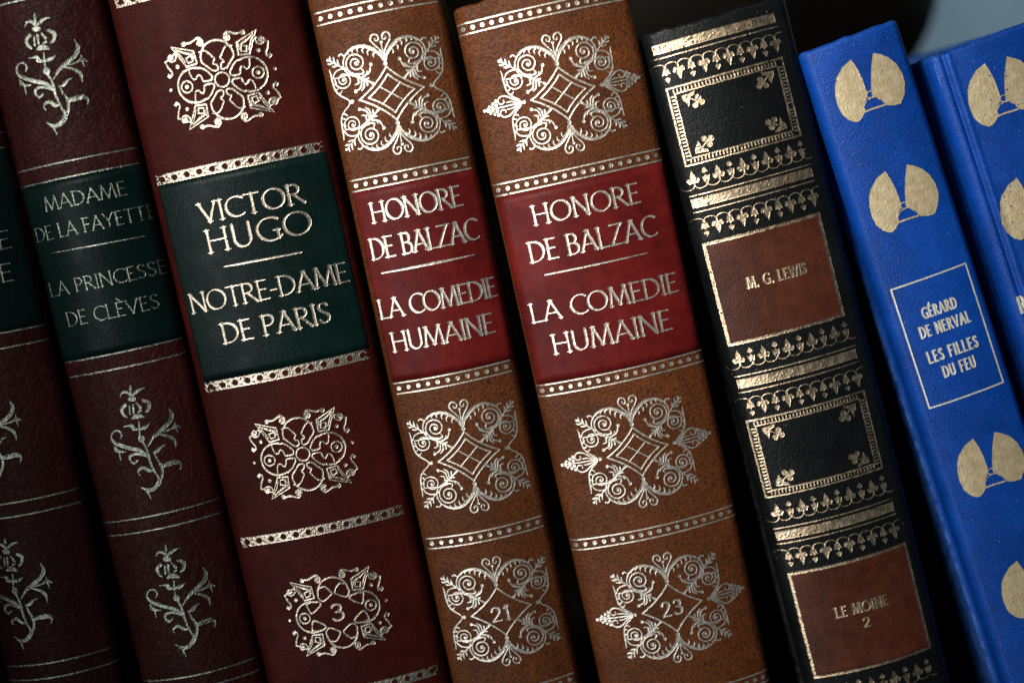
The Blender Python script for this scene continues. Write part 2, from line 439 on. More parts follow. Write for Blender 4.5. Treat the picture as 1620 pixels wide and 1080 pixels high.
# ------------------------------------------------------------------ lettering
def arc(cx, cy, rx, ry, a0, a1, n=18):
    return [(cx + rx * math.cos(R(a)), cy + ry * math.sin(R(a))) for a in np.linspace(a0, a1, n)]
def bez(*p, n=14):
    out = []; P = [np.array(q, float) for q in p]
    for t in np.linspace(0, 1, n):
        Q = P
        while len(Q) > 1: Q = [a + (b - a) * t for a, b in zip(Q[:-1], Q[1:])]
        out.append(tuple(Q[0]))
    return out
GL = {
 'A': (0.78, [[(0.02, 0), (0.39, 1)], [(0.39, 1), (0.76, 0)], [(0.15, .33), (0.64, .33)]]),
 'B': (0.60, [[(0.08, 0), (0.08, 1)], [(0.08, 1), (0.27, 1)] + arc(0.27, .77, .22, .23, 85, -90) + [(0.08, .54)], [(0.08, .54), (0.30, .54)] + arc(0.30, .27, .26, .27, 85, -90) + [(0.08, 0)]]),
 'C': (0.74, [arc(0.50, .5, .46, .51, 52, 308, 30)]),
 'D': (0.78, [[(0.08, 0), (0.08, 1)], [(0.08, 1), (0.26, 1)] + arc(0.26, .5, .48, .5, 86, -86, 26) + [(0.08, 0)]]),
 'E': (0.54, [[(0.08, 0), (0.08, 1)], [(0.08, 1), (0.48, 1)], [(0.08, .53), (0.42, .53)], [(0.08, 0), (0.52, 0)]]),
 'F': (0.52, [[(0.08, 0), (0.08, 1)], [(0.08, 1), (0.50, 1)], [(0.08, .52), (0.42, .52)]]),
 'G': (0.80, [arc(0.50, .5, .46, .51, 52, 318, 30), [(0.72, .42), (0.72, .06)], [(0.58, .42), (0.80, .42)]]),
 'H': (0.76, [[(0.08, 0), (0.08, 1)], [(0.68, 0), (0.68, 1)], [(0.08, .52), (0.68, .52)]]),
 'I': (0.17, [[(0.085, 0), (0.085, 1)]]),
 'L': (0.52, [[(0.08, 0), (0.08, 1)], [(0.08, 0), (0.51, 0)]]),
 'M': (0.94, [[(0.04, 0), (0.15, 1)], [(0.15, 1), (0.47, 0.04)], [(0.47, 0.04), (0.79, 1)], [(0.79, 1), (0.90, 0)]]),
 'N': (0.78, [[(0.08, 0), (0.08, 1)], [(0.08, 1), (0.70, 0)], [(0.70, 0), (0.70, 1)]]),
 'O': (0.92, [arc(0.46, .5, .44, .51, 0, 360, 40)]),
 'P': (0.56, [[(0.08, 0), (0.08, 1)], [(0.08, 1), (0.27, 1)] + arc(0.27, .74, .25, .26, 85, -90) + [(0.08, .48)]]),
 'R': (0.66, [[(0.08, 0), (0.08, 1)], [(0.08, 1), (0.27, 1)] + arc(0.27, .75, .24, .25, 85, -90) + [(0.08, .50)], [(0.27, .50), (0.66, 0)]]),
 'S': (0.52, [bez((0.45, .88), (0.36, 1.05), (0.06, 1.02), (0.08, .76)) + bez((0.08, .76), (0.10, .56), (0.46, .52), (0.46, .27)) + bez((0.46, .27), (0.46, -0.04), (0.12, -0.06), (0.05, .13))]),
 'T': (0.66, [[(0.33, 0), (0.33, 1)], [(0.02, 1), (0.64, 1)]]),
 'U': (0.72, [[(0.08, 1), (0.08, .36)] + arc(0.36, .34, .28, .35, 180, 360, 20) + [(0.64, .36), (0.64, 1)]]),
 'V': (0.74, [[(0.02, 1), (0.38, 0)], [(0.38, 0), (0.72, 1)]]),
 'W': (1.06, [[(0.02, 1), (0.30, 0)], [(0.30, 0), (0.53, .95)], [(0.53, .95), (0.77, 0)], [(0.77, 0), (1.04, 1)]]),
 'Y': (0.70, [[(0.02, 1), (0.35, .48)], [(0.35, .48), (0.68, 1)], [(0.35, .5), (0.35, 0)]]),
 'Z': (0.66, [[(0.06, 1), (0.62, 1)], [(0.62, 1), (0.04, 0)], [(0.04, 0), (0.64, 0)]]),
 '-': (0.34, [[(0.04, .40), (0.30, .40)]]),
 '.': (0.16, [[(0.08, 0.02), (0.081, 0.02)]]),
 ' ': (0.30, []),
 '1': (0.34, [[(0.18, 0), (0.18, 1)], [(0.18, 1), (0.03, .84)]]),
 '2': (0.56, [bez((0.06, .76), (0.06, 1.08), (0.50, 1.08), (0.48, .72)) + bez((0.48, .72), (0.46, .46), (0.20, .28), (0.05, 0.02)), [(0.05, 0.02), (0.52, 0.02)]]),
 '3': (0.54, [bez((0.08, .86), (0.16, 1.05), (0.46, 1.04), (0.45, .76)) + bez((0.45, .76), (0.44, .56), (0.28, .53), (0.20, .53)), bez((0.20, .53), (0.40, .54), (0.52, .46), (0.50, .26)) + bez((0.50, .26), (0.48, -0.04), (0.16, -0.06), (0.05, .12))]),
}
GL['É'] = (0.54, GL['E'][1] + [[(0.22, 1.14), (0.36, 1.30)]])
GL['È'] = (0.54, GL['E'][1] + [[(0.16, 1.30), (0.32, 1.14)]])

def write(st, text, u0, u1, vb, h, style='roman', weight=0.145, gap=0.10):
    """Lettering between u0 and u1 on the baseline vb, capitals h high (all millimetres)."""
    adv = [GL[ch][0] for ch in text]
    total = sum(adv) + gap * (len(text) - 1)
    sx = (u1 - u0) / total
    x = 0.0
    for ch, a in zip(text, adv):
        for stroke in GL[ch][1]:
            pts = [(u0 + (x + p[0]) * sx, vb + p[1] * h) for p in stroke]
            straight = len(pts) == 2
            if straight:
                (xa, ya), (xb, yb) = pts
                pts = [(xa + (xb - xa) * k, ya + (yb - ya) * k) for k in (0, 0.07, 0.2, 0.5, 0.8, 0.93, 1)]
            n = len(pts); out = []
            for i, (px_, py_) in enumerate(pts):
                q0 = pts[max(0, i - 1)]; q1 = pts[min(n - 1, i + 1)]
                dx, dy = q1[0] - q0[0], q1[1] - q0[1]; L = math.hypot(dx, dy) + 1e-9
                if style == 'roman':
                    f = 0.42 + 0.60 * abs((-0.30 * dx + 0.954 * dy) / L) ** 1.2
                elif style == 'slab':
                    f = 0.80 + 0.45 * abs((-0.30 * dx + 0.954 * dy) / L) ** 1.2
                else:
                    f = 0.75 + 0.35 * abs(dy / L)
                wd = weight * h * f
                if style == 'roman' and straight and L > 0:
                    wd *= {0: 1.12, 1: 1.04, 5: 1.04, 6: 1.12}.get(i, 0.94)
                if ch == '.': wd = weight * h * 1.5
                out.append((px_, py_, wd))
            st.line(out)
            if style in ('roman', 'slab') and straight and ch not in '-.':
                for k, (ex, ey, ew) in ((0, out[0]), (1, out[-1])):
                    yy = (ey - vb) / h
                    if not (abs(yy) < 0.05 or abs(yy - 1) < 0.05): continue
                    dy = abs(out[-1][1] - out[0][1]) / h
                    if style == 'slab' and dy > 0.8:
                        st.line([(ex - weight * h * 0.72, ey, weight * h * 0.5), (ex + weight * h * 0.72, ey, weight * h * 0.5)])
                    elif style == 'roman' and dy > 0.8:
                        st.line([(ex - weight * h * 0.92, ey, weight * h * 0.26), (ex, ey, weight * h * 0.62), (ex + weight * h * 0.92, ey, weight * h * 0.26)])
        x += a + gap
    return st

def crop(x0, y0, k): return lambda x, y: (x0 + x / k, y0 + y / k)
MM = 1000 * DIST / FPX            # millimetres that one photograph pixel covers at the spines

def put_text(b, st, cf, text, pl, pr, pb, hpx, **kw):
    u0 = b.at(*cf(*pl))[0]; u1 = b.at(*cf(*pr))[0]; vb = b.at(*cf(*pb))[1]
    kf = 1 + 0.0 * vb
    write(st, text, u0, u1, vb, hpx * MM * kf, **kw)

def put_rule(b, st, p0, p1, prof):
    a = b.at(*p0); c = b.at(*p1)
    st.line([(a[0] + (c[0] - a[0]) * k, a[1] + (c[1] - a[1]) * k, wd * MM) for k, wd in prof])

# ------------------------------------------------------------------ ornaments (drawn about their centre, one pixel of the close study = 1 unit)
def mirrored(draw, st, cx, cy, k):
    for sx in (1, -1):
        for sy in (1, -1):
            draw(lambda u, v, wd=None: (cx + sx * u * k, cy + sy * v * k) + ((wd * k,) if wd is not None else ()), st, k, sx, sy)

def smooth(pts, n=6):
    """Catmull-Rom through (x, y, w) points."""
    P = np.array(pts, float); Q = np.vstack([2 * P[0] - P[1], P, 2 * P[-1] - P[-2]]); out = []
    for i in range(1, len(Q) - 2):
        for t in np.linspace(0, 1, n, endpoint=False):
            a, b, c, d = Q[i - 1], Q[i], Q[i + 1], Q[i + 2]
            out.append(0.5 * (2 * b + (c - a) * t + (2 * a - 5 * b + 4 * c - d) * t * t + (3 * b - a - 3 * c + d) * t ** 3))
    out.append(P[-1]); return [tuple((q[0], q[1], max(q[2], 0.5))) for q in out]

def spiral(cx, cy, r0, r1, a0, turns, w0, w1, n=46):
    out = []
    for t in np.linspace(0, 1, n):
        a = R(a0) + turns * 2 * PI * t; r = r0 + (r1 - r0) * t
        out.append((cx + r * math.cos(a), cy + r * math.sin(a), w0 + (w1 - w0) * t))
    return out

def scroll_quadrant(T, st, k, sx, sy, number=False, palm=False):
    def L(pts, sm=True): st.line([T(*p) for p in (smooth(pts) if sm else pts)])
    def D(u, v, r): c = T(u, v); st.disc(c[0], c[1], r * k)
    # lozenge
    L(bez((0, 208), (92, 84), (254, 0), n=16) and [(p[0], p[1], 13) for p in bez((0, 208), (96, 84), (254, 0), n=16)], False)
    if not number:
        L([(p[0], p[1], 12) for p in bez((0, 150), (70, 62), (180, 0), n=12)], False)
        L([(0, 0, 10), (84, 70, 10)], False)
    # inner spray with fanned leaves
    L([(122, 100, 22), (150, 122, 14), (188, 146, 20), (240, 186, 22), (285, 225, 12)])
    for tip, mid, root in (((112, 246), (138, 190), (196, 168)), ((148, 206), (158, 182), (196, 162)), ((190, 232), (178, 200), (222, 186)), ((146, 150), (158, 146), (182, 148)),
                           ((268, 70), (222, 92), (206, 150)), ((222, 66), (196, 92), (190, 140)), ((262, 120), (232, 130), (232, 172)), ((170, 92), (168, 104), (172, 132))):
        L([(root[0], root[1], 12), (mid[0], mid[1], 15), (tip[0], tip[1], 7)])
    D(112, 248, 14); D(268, 70, 14)
    # upper scroll
    L(spiral(224, 282, 86, 8, -95, 2.2, 12, 10, 54), False)
    D(224, 282, 13)
    L([(0, 262, 16), (18, 296, 24), (70, 352, 26), (126, 390, 24), (188, 402, 20), (250, 388, 15), (300, 346, 12), (322, 286, 11), (306, 224, 11), (270, 196, 12), (240, 184, 12)])
    L([(300, 352, 12), (322, 372, 12), (342, 366, 10)]); D(340, 366, 8)
    for a_, b_, c_ in (((60, 338), (78, 318), (76, 296)), ((98, 366), (118, 344), (116, 318)), ((136, 388), (154, 368), (150, 344)), ((176, 396), (194, 380), (190, 360)), ((214, 394), (232, 382), (232, 366)), ((250, 384), (266, 374), (268, 358)), ((282, 362), (298, 350), (298, 336))):
        L([(*a_, 12), (*b_, 12), (*c_, 5)])
    # side scroll
    L(smooth([(424, 205, 11), (398, 246, 11), (344, 262, 11), (296, 246, 11), (276, 200, 11)], 6)[:-1] + spiral(344, 174, 70, 8, 22, -2.0, 11, 9, 48), False)
    D(344, 174, 12)
    L([(440, 274, 7), (434, 236, 12), (434, 190, 13), (424, 112, 13), (392, 64, 12), (350, 30, 11), (334, 10, 11), (333, 0, 11)])
    for a_, b_, c_ in (((428, 160), (410, 158), (402, 178)), ((424, 116), (404, 116), (392, 134)), ((404, 80), (384, 84), (372, 100))):
        L([(*a_, 11), (*b_, 11), (*c_, 5)])
    # outer sprig
    L([(300, 240, 11), (340, 276, 11), (384, 312, 9), (430, 350, 8)])
    for a_, b_ in (((352, 288), (360, 336)), ((380, 310), (386, 360)), ((362, 292), (408, 296)), ((394, 318), (440, 322)), ((410, 334), (414, 372))):
        m_ = ((a_[0] + b_[0]) / 2 + 4, (a_[1] + b_[1]) / 2 - 2)
        L([(*a_, 6), (*m_, 16), (*b_, 8)])
    D(434, 352, 12)
    # heart
    L([(0, 300, 12), (28, 352, 11), (66, 404, 12), (76, 436, 13), (58, 464, 13), (28, 460, 12), (14, 434, 11), (24, 414, 10), (42, 420, 10), (42, 434, 8)])
    if sx > 0:
        L([(0, 240, 20), (0, 300, 20), (0, 340, 8), (0, 385, 8)]); D(0, 232, 17); D(0, 398, 13)
        L([(-30, 300, 8), (-14, 268, 14), (0, 250, 12), (14, 268, 14), (30, 300, 8)])
    if sy > 0:
        D(312, 0, 16)
    if palm:
        L([(340, 8, 12), (390, 40, 13), (440, 76, 13), (486, 80, 12), (510, 52, 12), (494, 24, 11), (464, 30, 10), (466, 50, 8)])
        L([(352, 4, 8), (410, 26, 11), (448, 26, 8)])
        for u_, v_, r_ in ((528, 22, 15), (524, 54, 14), (552, 40, 13), (560, 12, 13), (582, 26, 12), (596, 8, 12)): D(u_, v_, r_)
        if sy > 0: L([(345, 0, 10), (470, 0, 11), (600, 0, 9)], False); D(622, 0, 14)

def rosette_quadrant(T, st, k, sx, sy, number=False):
    def L(pts, sm=True, close=False):
        p = smooth(pts) if sm else pts
        st.line([T(*q) for q in p])
    def D(u, v, r): c = T(u, v); st.disc(c[0], c[1], r * k)
    W1 = 18
    L([(p[0], p[1], W1) for p in arc(265, 0, 163, 163, 0, 116 if not number else 112, 26)], False)
    L([(p[0], p[1], W1) for p in arc(0, 220, 155, 155, 90, -10 if not number else 0, 24)], False)
    if not number:
        L([(290, 140, 14), (286, 104, 14), (270, 62, 14), (242, 54, 15), (226, 76, 16), (204, 86, 16), (186, 60, 16), (176, 22, 16), (118, 16, 16), (92, 26, 16), (88, 54, 16), (126, 108, 16), (172, 146, 16), (196, 150, 16)])
        L([(156, 292, 14), (120, 300, 15), (84, 284, 14), (46, 232, 14), (30, 204, 15), (46, 178, 16), (50, 162, 16), (24, 148, 16), (14, 122, 16), (22, 98, 16), (66, 100, 16), (104, 140, 16), (148, 190, 16), (156, 220, 16)])
    else:
        for q in ([(297, 140), (230, 158), (156, 138), (162, 100), (248, 42), (276, 60), (297, 140)], [(143, 277), (76, 290), (18, 217), (40, 185), (117, 145), (160, 189), (143, 277)]):
            L([(x, y, 16) for x, y in q])
    if sy > 0:
        st.ring(*T(343, 0), 54 * k, 18 * k); D(343, 0, 21); D(503, 4, 17)
        if sx > 0 and not number: st.ring(*T(0, 0), 68 * k, 19 * k)
    # corner dart
    L([(410, 396, 8), (206, 314, 14), (200, 196, 16), (304, 186, 16), (410, 396, 8)], False)
    L([(232, 224, 13), (280, 214, 13), (292, 262, 14), (240, 280, 16), (232, 224, 13)], False)
    L([(236, 290, 16), (296, 316, 22), (352, 350, 12)]); L([(306, 226, 12), (340, 300, 12), (376, 352, 8)]); L([(222, 246, 10), (222, 300, 10)])
    L([(330, 330, 10), (372, 366, 10)])
    # S scrolls
    L(spiral(430, 300, 12, 52, 200, -1.15, 15, 15, 24) + [(496, 268, 17), (480, 214, 16), (454, 170, 16), (455, 138, 16), (480, 118, 16), (502, 136, 14), (490, 154, 13)], False)
    D(430, 300, 26); D(482, 138, 16)
    D(128, 376, 36); L([(100, 390, 16), (134, 426, 20), (180, 412, 18), (220, 396, 18), (266, 400, 18)]); D(284, 394, 25)
    D(390, 204, 20)

FLOWER = [
 [(255,390,14),(262,480,16),(270,530,24),(310,600,20),(330,660,24),(345,720,24),(375,790,20),(410,850,22),(415,890,40),(370,945,36),(320,955,30),(265,930,6)],
 [(318,955,28),(335,990,16),(352,1030,6)], [(370,640,10),(400,700,20),(435,760,26),(440,830,26),(415,890,36)],
 [(330,680,26),(270,630,32),(180,610,34),(90,585,32),(45,560,28),(30,520,20),(50,480,16),(90,470,16),(118,500,20),(105,535,10)],
 [(310,670,20),(240,655,24),(190,675,26),(185,710,22),(215,735,20),(245,710,16)],
 [(55,600,8),(95,640,24),(145,642,12)], [(95,640,22),(105,712,8)], [(50,600,6),(62,635,16),(85,650,10)],
 [(370,790,14),(340,795,30),(290,770,28),(255,790,22),(250,815,14),(265,832,8)],
 [(435,760,30),(490,740,44),(550,725,40),(585,745,20),(580,785,8)],
 [(375,650,12),(408,628,34),(430,600,20),(465,580,6)],
 [(330,590,12),(370,520,26),(420,470,36),(490,400,36),(510,340,34),(485,280,6)],
 [(420,495,16),(480,510,24),(530,545,28),(545,605,8)],
 [(440,480,10),(510,450,18),(540,430,30),(578,442,8)], [(540,440,18),(562,492,6)], [(535,430,18),(535,392,6)],
 [(200,366,14),(225,352,40),(250,345,46),(278,350,34),(295,358,14)],
 [(140,432,14),(165,428,10),(200,425,30),(215,450,34),(260,450,16),(300,440,34),(345,410,6)],
 [(275,530,60),(276,532,60)],
 [(150,255,30),(120,290,30),(130,330,26),(160,355,16)], [(182,262,14),(186,330,18)], [(208,255,22),(215,320,20)], [(240,240,16),(270,275,26)],
 [(290,215,26),(335,235,34),(332,285,28),(312,310,18)], [(255,312,14),(272,300,22)],
 [(188,205,44),(215,205,44)],
 [(200,180,20),(160,150,26),(125,155,20),(110,192,6)], [(205,175,20),(232,150,26),(270,122,20),(302,115,6)],
 [(190,88,6),(190,115,26),(194,160,10)]]

def flower(b, px, py, seed):
    st = Stamp(); c0 = b.at(px, py); cs, sn = math.cos(R(13)), math.sin(R(13)); k = MM / 5.14
    for s_ in FLOWER:
        pts = []
        for x, y, wd in smooth(s_, 5):
            dx, dy = x - 330, y - 560
            pts.append((c0[0] + (cs * dx - sn * dy) * k, c0[1] + (-sn * dx - cs * dy) * k, wd * k * 0.92))
        st.line(pts)
    return b.stamp(st, 'ornament', wear=0.7, drop=0.15, seed=seed, fade=0.2)

def double_dots(b, up, lo, u0, u1, seed, sep=None):
    """A stamped band: two rules with a row of dots between, from its measured upper and lower left corners."""
    v1 = b.at(*up)[1]; v0 = b.at(*lo)[1]; vm = (v0 + v1) / 2
    st = Stamp(); t = 2.5 * MM
    st.line([(u0, v1, t), (u1, v1, t)]); st.line([(u0, v0, t), (u1, v0, t)])
    n = int(round((u1 - u0) / (15.2 * MM)))
    for i in range(n):
        st.disc(u0 + (i + 0.5) * (u1 - u0) / n, vm, 3.7 * MM)
    return b.stamp(st, 'gold_band', seed=seed, drop=0.08, fade=0.12)

def bead_band(b, left, right, u0, u1, seed, th=16):
    v = (b.at(*left)[1] + b.at(*right)[1]) / 2 if right else b.at(*left)[1]
    h = th * MM / 2; st = Stamp()
    st.poly([(u0, v - h), (u1, v - h), (u1, v + h), (u0, v + h)])
    n = int(round((u1 - u0) / (20.6 * MM)))
    for i in range(n):
        c = u0 + (i + 0.5) * (u1 - u0) / n
        st.disc(c, v, 4.6 * MM, True)
        st.disc(c + (u1 - u0) / n * 0.36, v + 3.2 * MM, 0.8 * MM, True); st.disc(c + (u1 - u0) / n * 0.36, v - 3.2 * MM, 0.8 * MM, True)
        for sg in (1, -1):
            st.line([(c + (u1 - u0) / n * 0.5, v + sg * 6 * MM, 0.5 * MM), (c + (u1 - u0) / n * 0.5, v + sg * 3.6 * MM, 1.2 * MM)], True)
            st.line([(c - 4.4 * MM, v, 1.6 * MM), (c - 6.6 * MM, v, 0.3 * MM)], True)
    return b.stamp(st, 'gold_band', wear=0.8, drop=0.14, fade=0.36, seed=seed)

def rules(b, lefts_rights, u0, u1, seed):
    st = Stamp()
    for p in lefts_rights:
        v = np.mean([b.at(*q)[1] for q in p]); st.line([(u0, v, 2.6 * MM), (u1, v, 2.6 * MM)])
    return b.stamp(st, 'gold_band', wear=0.8, drop=0.10, fade=0.25, seed=seed)

def vof(b, *pts): return float(np.mean([b.at(*p)[1] for p in pts]))
def uof(b, *pts): return float(np.mean([b.at(*p)[0] for p in pts]))

# ================================================================== the place
mesh_object('wall', [(-2, 0.42, -1), (2, 0.42, -1), (2, 0.42, 1.5), (-2, 0.42, 1.5)], [(0, 1, 2, 3)], M['wall'], smooth=False)['kind'] = 'structure'
def slab(name, x0, x1, y0, y1, z0, z1, mat):
    e = 0.003
    V = []; F = []
    prof_ = [(y0, z0 + e), (y0, z1 - e), (y0 + e, z1), (y1, z1), (y1, z0), (y0 + e, z0)]
    for x in (x0, x1): V += [(x, y, z) for y, z in prof_]
    F = [tuple(range(6)), tuple(range(11, 5, -1))] + [(i, i + 6, (i + 1) % 6 + 6, (i + 1) % 6) for i in range(6)]
    return mesh_object(name, V, F, mat, smooth=False)
slab('shelf', -0.6, 0.6, -0.05, 0.418, SHELF_Z - 0.022, SHELF_Z, M['wood'])['kind'] = 'structure'

slab('shelf_back', -0.6, 0.6, 0.395, 0.4185, SHELF_Z + 0.0005, back(1455, 96, 0.395)[1], M['wood'])['kind'] = 'structure'

# dark round urn behind the row, widened to keep the gaps between books dark
def urn():
    yc = 0.255
    xr, zt = back(1466, 0, yc); xl, _ = back(600, 0, yc)
    zb = back(1432, 66, yc)[1]
    rad = (xr - xl) / 2; xc = (xr + xl) / 2
    h0 = zb - SHELF_Z
    prof_ = [(0.0, 0.0005), (rad * 0.50, 0.0005), (rad * 0.52, 0.006), (rad * 0.40, 0.02), (rad * 0.34, h0 * 0.5), (rad * 0.40, h0 - 0.034), (rad * 0.62, h0 - 0.026), (rad * 0.80, h0 - 0.016), (rad * 0.90, h0 - 0.006), (rad * 0.95, h0 + 0.002), (rad * 0.985, h0 + 0.010), (rad, h0 + 0.022),
             (rad * 1.0, h0 + 0.06), (rad * 0.97, h0 + 0.09), (rad * 0.86, h0 + 0.115), (rad * 0.80, h0 + 0.122), (rad * 0.86, h0 + 0.130), (rad * 0.86, h0 + 0.134), (rad * 0.80, h0 + 0.134), (rad * 0.74, h0 + 0.12), (rad * 0.8, h0 + 0.08), (0, h0 + 0.02)]
    n = 96; V, F = [], []
    for r_, z in prof_:
        for i in range(n):
            a_ = 2 * PI * i / n; V.append((r_ * math.cos(a_), r_ * math.sin(a_), z))
    for j in range(len(prof_) - 1):
        for i in range(n): F.append((j * n + i, j * n + (i + 1) % n, (j + 1) * n + (i + 1) % n, (j + 1) * n + i))
    o = mesh_object('urn', V, F, M['urn']); o.location = (xc, yc, SHELF_Z)
    tag(o, 'blurred dark brown rounded vessel standing behind the row of books', 'vessel')
urn()

def ln(x0, k): return [(x0, 0), (x0 + 1000 * k, 1000)]
GR1 = 'oxblood books with green title labels'
# ------------------------------------------------------------------ 1 and 2: oxblood pair
b1 = Book(ln(-232, .228), ln(-30, .212), (-40, 0), 0.0042, 0.002, 0.86,
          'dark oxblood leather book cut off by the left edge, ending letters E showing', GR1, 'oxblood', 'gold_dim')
b2 = Book(ln(-42, .243), ln(164, .2425), (60, -22), 0.0042, 0.002, 0.86,
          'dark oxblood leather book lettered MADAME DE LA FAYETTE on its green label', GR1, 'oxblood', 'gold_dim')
W2 = b2.W * 1000 * 0.96
lab, (lu0, lu1, lv0, lv1) = b2.sheet('title_label', [(33, 295), (225, 264), (294, 533), (105.6, 570)], M['green'], u=(-W2, b2.W * 1000 * 0.993))
st = Stamp(); cf = crop(0, 220, 2.841)
put_text(b2, st, cf, 'MADAME', (198, 275), (575, 265), (215, 323), 21, weight=0.115)
put_text(b2, st, cf, 'DE LA FAYETTE', (157, 405), (712, 358), (170, 463), 21, weight=0.115)
put_text(b2, st, cf, 'LA PRINCESSE', (220, 655), (765, 605), (235, 708), 21, weight=0.115)
put_text(b2, st, cf, 'DE CLÈVES', (298, 790), (720, 760), (315, 840), 21.5, weight=0.115)
put_rule(b2, st, cf(235, 512), cf(648, 436), [(0, 1.2), (.5, 2.4), (1, 1.0)])
b2.stamp(st, 'lettering', lab, off=0.00012, wear=0.4, drop=0.10, fade=0.12, seed=1, tmax=1.0)
rules(b2, [[(28, 268), (220, 239)], [(33.4, 293), (225, 262)]], -W2, W2, 2)
rules(b2, [[(105.6, 571), (294, 534)], [(112.6, 594), (297, 558)]], -W2, W2, 3)
rules(b2, [[(166, 824), (353.7, 785)], [(172, 846), (355, 807)]], -W2, W2, 4)
rules(b2, [[(226, 1077), (397, 1039)], [(400, 1062)]], -W2, W2, 5)
rules(b2, [[(0, 9)]], -W2, W2, 6)
flower(b2, 85, 119, 1); flower(b2, 234.2, 699, 2); flower(b2, 289.5, 950, 3)
W1 = b1.W * 1000 * 0.95
lab, _ = b1.sheet('title_label', [(-170, 262), (12, 234), (79, 511), (-108, 545)], M['green'], u=(-W1, W1))
st = Stamp()
put_text(b1, st, cf, 'E', (-8, 480), (51, 480), (5, 494), 27, weight=0.115)
put_text(b1, st, cf, 'E', (4, 640), (63, 635), (10, 642), 27, weight=0.115)
b1.stamp(st, 'lettering', lab, off=0.00012, wear=0.4, drop=0.10, fade=0.2, seed=9)
rules(b1, [[(12, 233)], [(5, 210)]], -W1, W1, 7)
rules(b1, [[(79, 511)], [(84, 534)]], -W1, W1, 7)
rules(b1, [[(135, 767)], [(136, 788.6)]], -W1, W1, 8)
rules(b1, [[(178, 1021)], [(183, 1043.6)]], -W1, W1, 9)
flower(b1, -16, 685, 5); flower(b1, 34, 940, 6)

# ------------------------------------------------------------------ 3: burgundy, dark green label
b3 = Book(ln(163.5, .2425), ln(480, .212), (300, -45), 0.0040, 0.0022, 0.88,
          'burgundy leather book lettered VICTOR HUGO on a dark green label', None, 'burgundy', 'gold_fine')
u0, u1 = uof(b3, (247.5, 281), (325, 612)), uof(b3, (513.8, 236), (582, 560))
lab, _ = b3.sheet('title_label', [(248, 289), (518, 243), (583, 553), (323, 604)], M['green'])
st = Stamp(); cf = crop(230, 220, 2.572)
put_text(b3, st, cf, 'VICTOR', (212, 258), (647, 262), (265, 335), 30, weight=0.17)
put_text(b3, st, cf, 'HUGO', (240, 375), (672, 340), (265, 462), 35, weight=0.155, gap=0.13)
put_text(b3, st, cf, 'NOTRE-DAME', (178, 640), (828, 575), (200, 707), 30, weight=0.15, gap=0.06)
put_text(b3, st, cf, 'DE PARIS', (305, 755), (757, 745), (322, 830), 31, weight=0.165)
put_rule(b3, st, cf(320, 518), cf(633, 460), [(0, 2.2), (.2, 3.6), (.5, 3.4), (1, 3.0)])
b3.stamp(st, 'lettering', lab, off=0.00012, wear=0.45, drop=0.07, seed=11, rim=0.00007)
for i, (l_, r_) in enumerate((((174, 10), None), ((247.5, 281), (513.8, 236.3)), ((325, 612), (582, 560)), ((377, 857), (635, 806)), ((684, 1060), None))):
    bead_band(b3, l_, r_, u0, u1, 20 + i)
def rosette(b, cx, cy, hw, number, seed):
    c0 = b.at(cx, cy); k = hw * MM / 343; st = Stamp()
    for sx in (1, -1):
        for sy in (1, -1):
            rosette_quadrant(lambda u, v, wd=None: (c0[0] + sx * u * k, c0[1] + sy * v * k) + ((wd * k * 1.22,) if wd is not None else ()), st, k, sx, sy, number)
    return b.stamp(st, 'ornament', wear=0.6, drop=0.08, seed=seed, rim=0.00007)
rosette(b3, 351.1, 125.9, 55.5, False, 31); rosette(b3, 478.7, 717.3, 54.0, False, 32)
orn = rosette(b3, 533.6, 967.4, 54.0, True, 33)
st = Stamp(); cf = crop(430, 880, 6.352)
put_text(b3, st, cf, '3', (592, 560), (716, 545), (640, 640), 27, weight=0.17, style='deco')
b3.stamp(st, 'number', orn, wear=0.5, seed=34)

# ------------------------------------------------------------------ 4 and 5: tan pair with red labels
def scrollwork(b, cx, cy, hw, number, palm, seed):
    c0 = b.at(cx, cy); k = hw * MM / 311; st = Stamp()
    for sx in (1, -1):
        for sy in (1, -1):
            scroll_quadrant(lambda u, v, wd=None: (c0[0] + sx * u * k, c0[1] + sy * v * k) + ((wd * k * 1.05,) if wd is not None else ()), st, k, sx, sy, number, palm)
    return b.stamp(st, 'ornament', wear=0.45, drop=0.05, seed=seed, step=0.06, fade=0.1)
GR2 = 'tan leather books with red title labels'
b4 = Book(ln(482, .2165), ln(705, .1985), (590, -30), 0.0036, 0.0022, 0.88,
          'narrower tan leather book with a red label, numbered 21 near its foot', GR2, 'tan', 'gold_pebble')
u0, u1 = uof(b4, (555, 295), (626, 614)), uof(b4, (740, 255), (808, 576), (858, 822))
lab, _ = b4.sheet('title_label', [(557, 306), (748, 266), (811, 569), (623, 604)], M['red'], u=(u0 - 0.1, b4.W * 1000 * 0.97))
st = Stamp(); cf = crop(540, 240, 2.7)
put_text(b4, st, cf, 'HONORE', (120, 225), (518, 230), (140, 303), 30.5, weight=0.145, gap=0.06)
put_text(b4, st, cf, 'DE BALZAC', (118, 375), (586, 370), (138, 460), 32, weight=0.145, gap=0.06)
put_text(b4, st, cf, 'LA COMEDIE', (155, 635), (668, 615), (175, 712), 29.5, weight=0.145, gap=0.05)
put_text(b4, st, cf, 'HUMAINE', (208, 772), (657, 770), (233, 852), 30, weight=0.145, gap=0.07)
put_rule(b4, st, cf(173, 518), cf(565, 440), [(0, 2.4), (.3, 3.2), (.6, 4.4), (.85, 2.6), (1, 1.4)])
b4.stamp(st, 'lettering', lab, off=0.00012, wear=0.4, drop=0.05, seed=41)
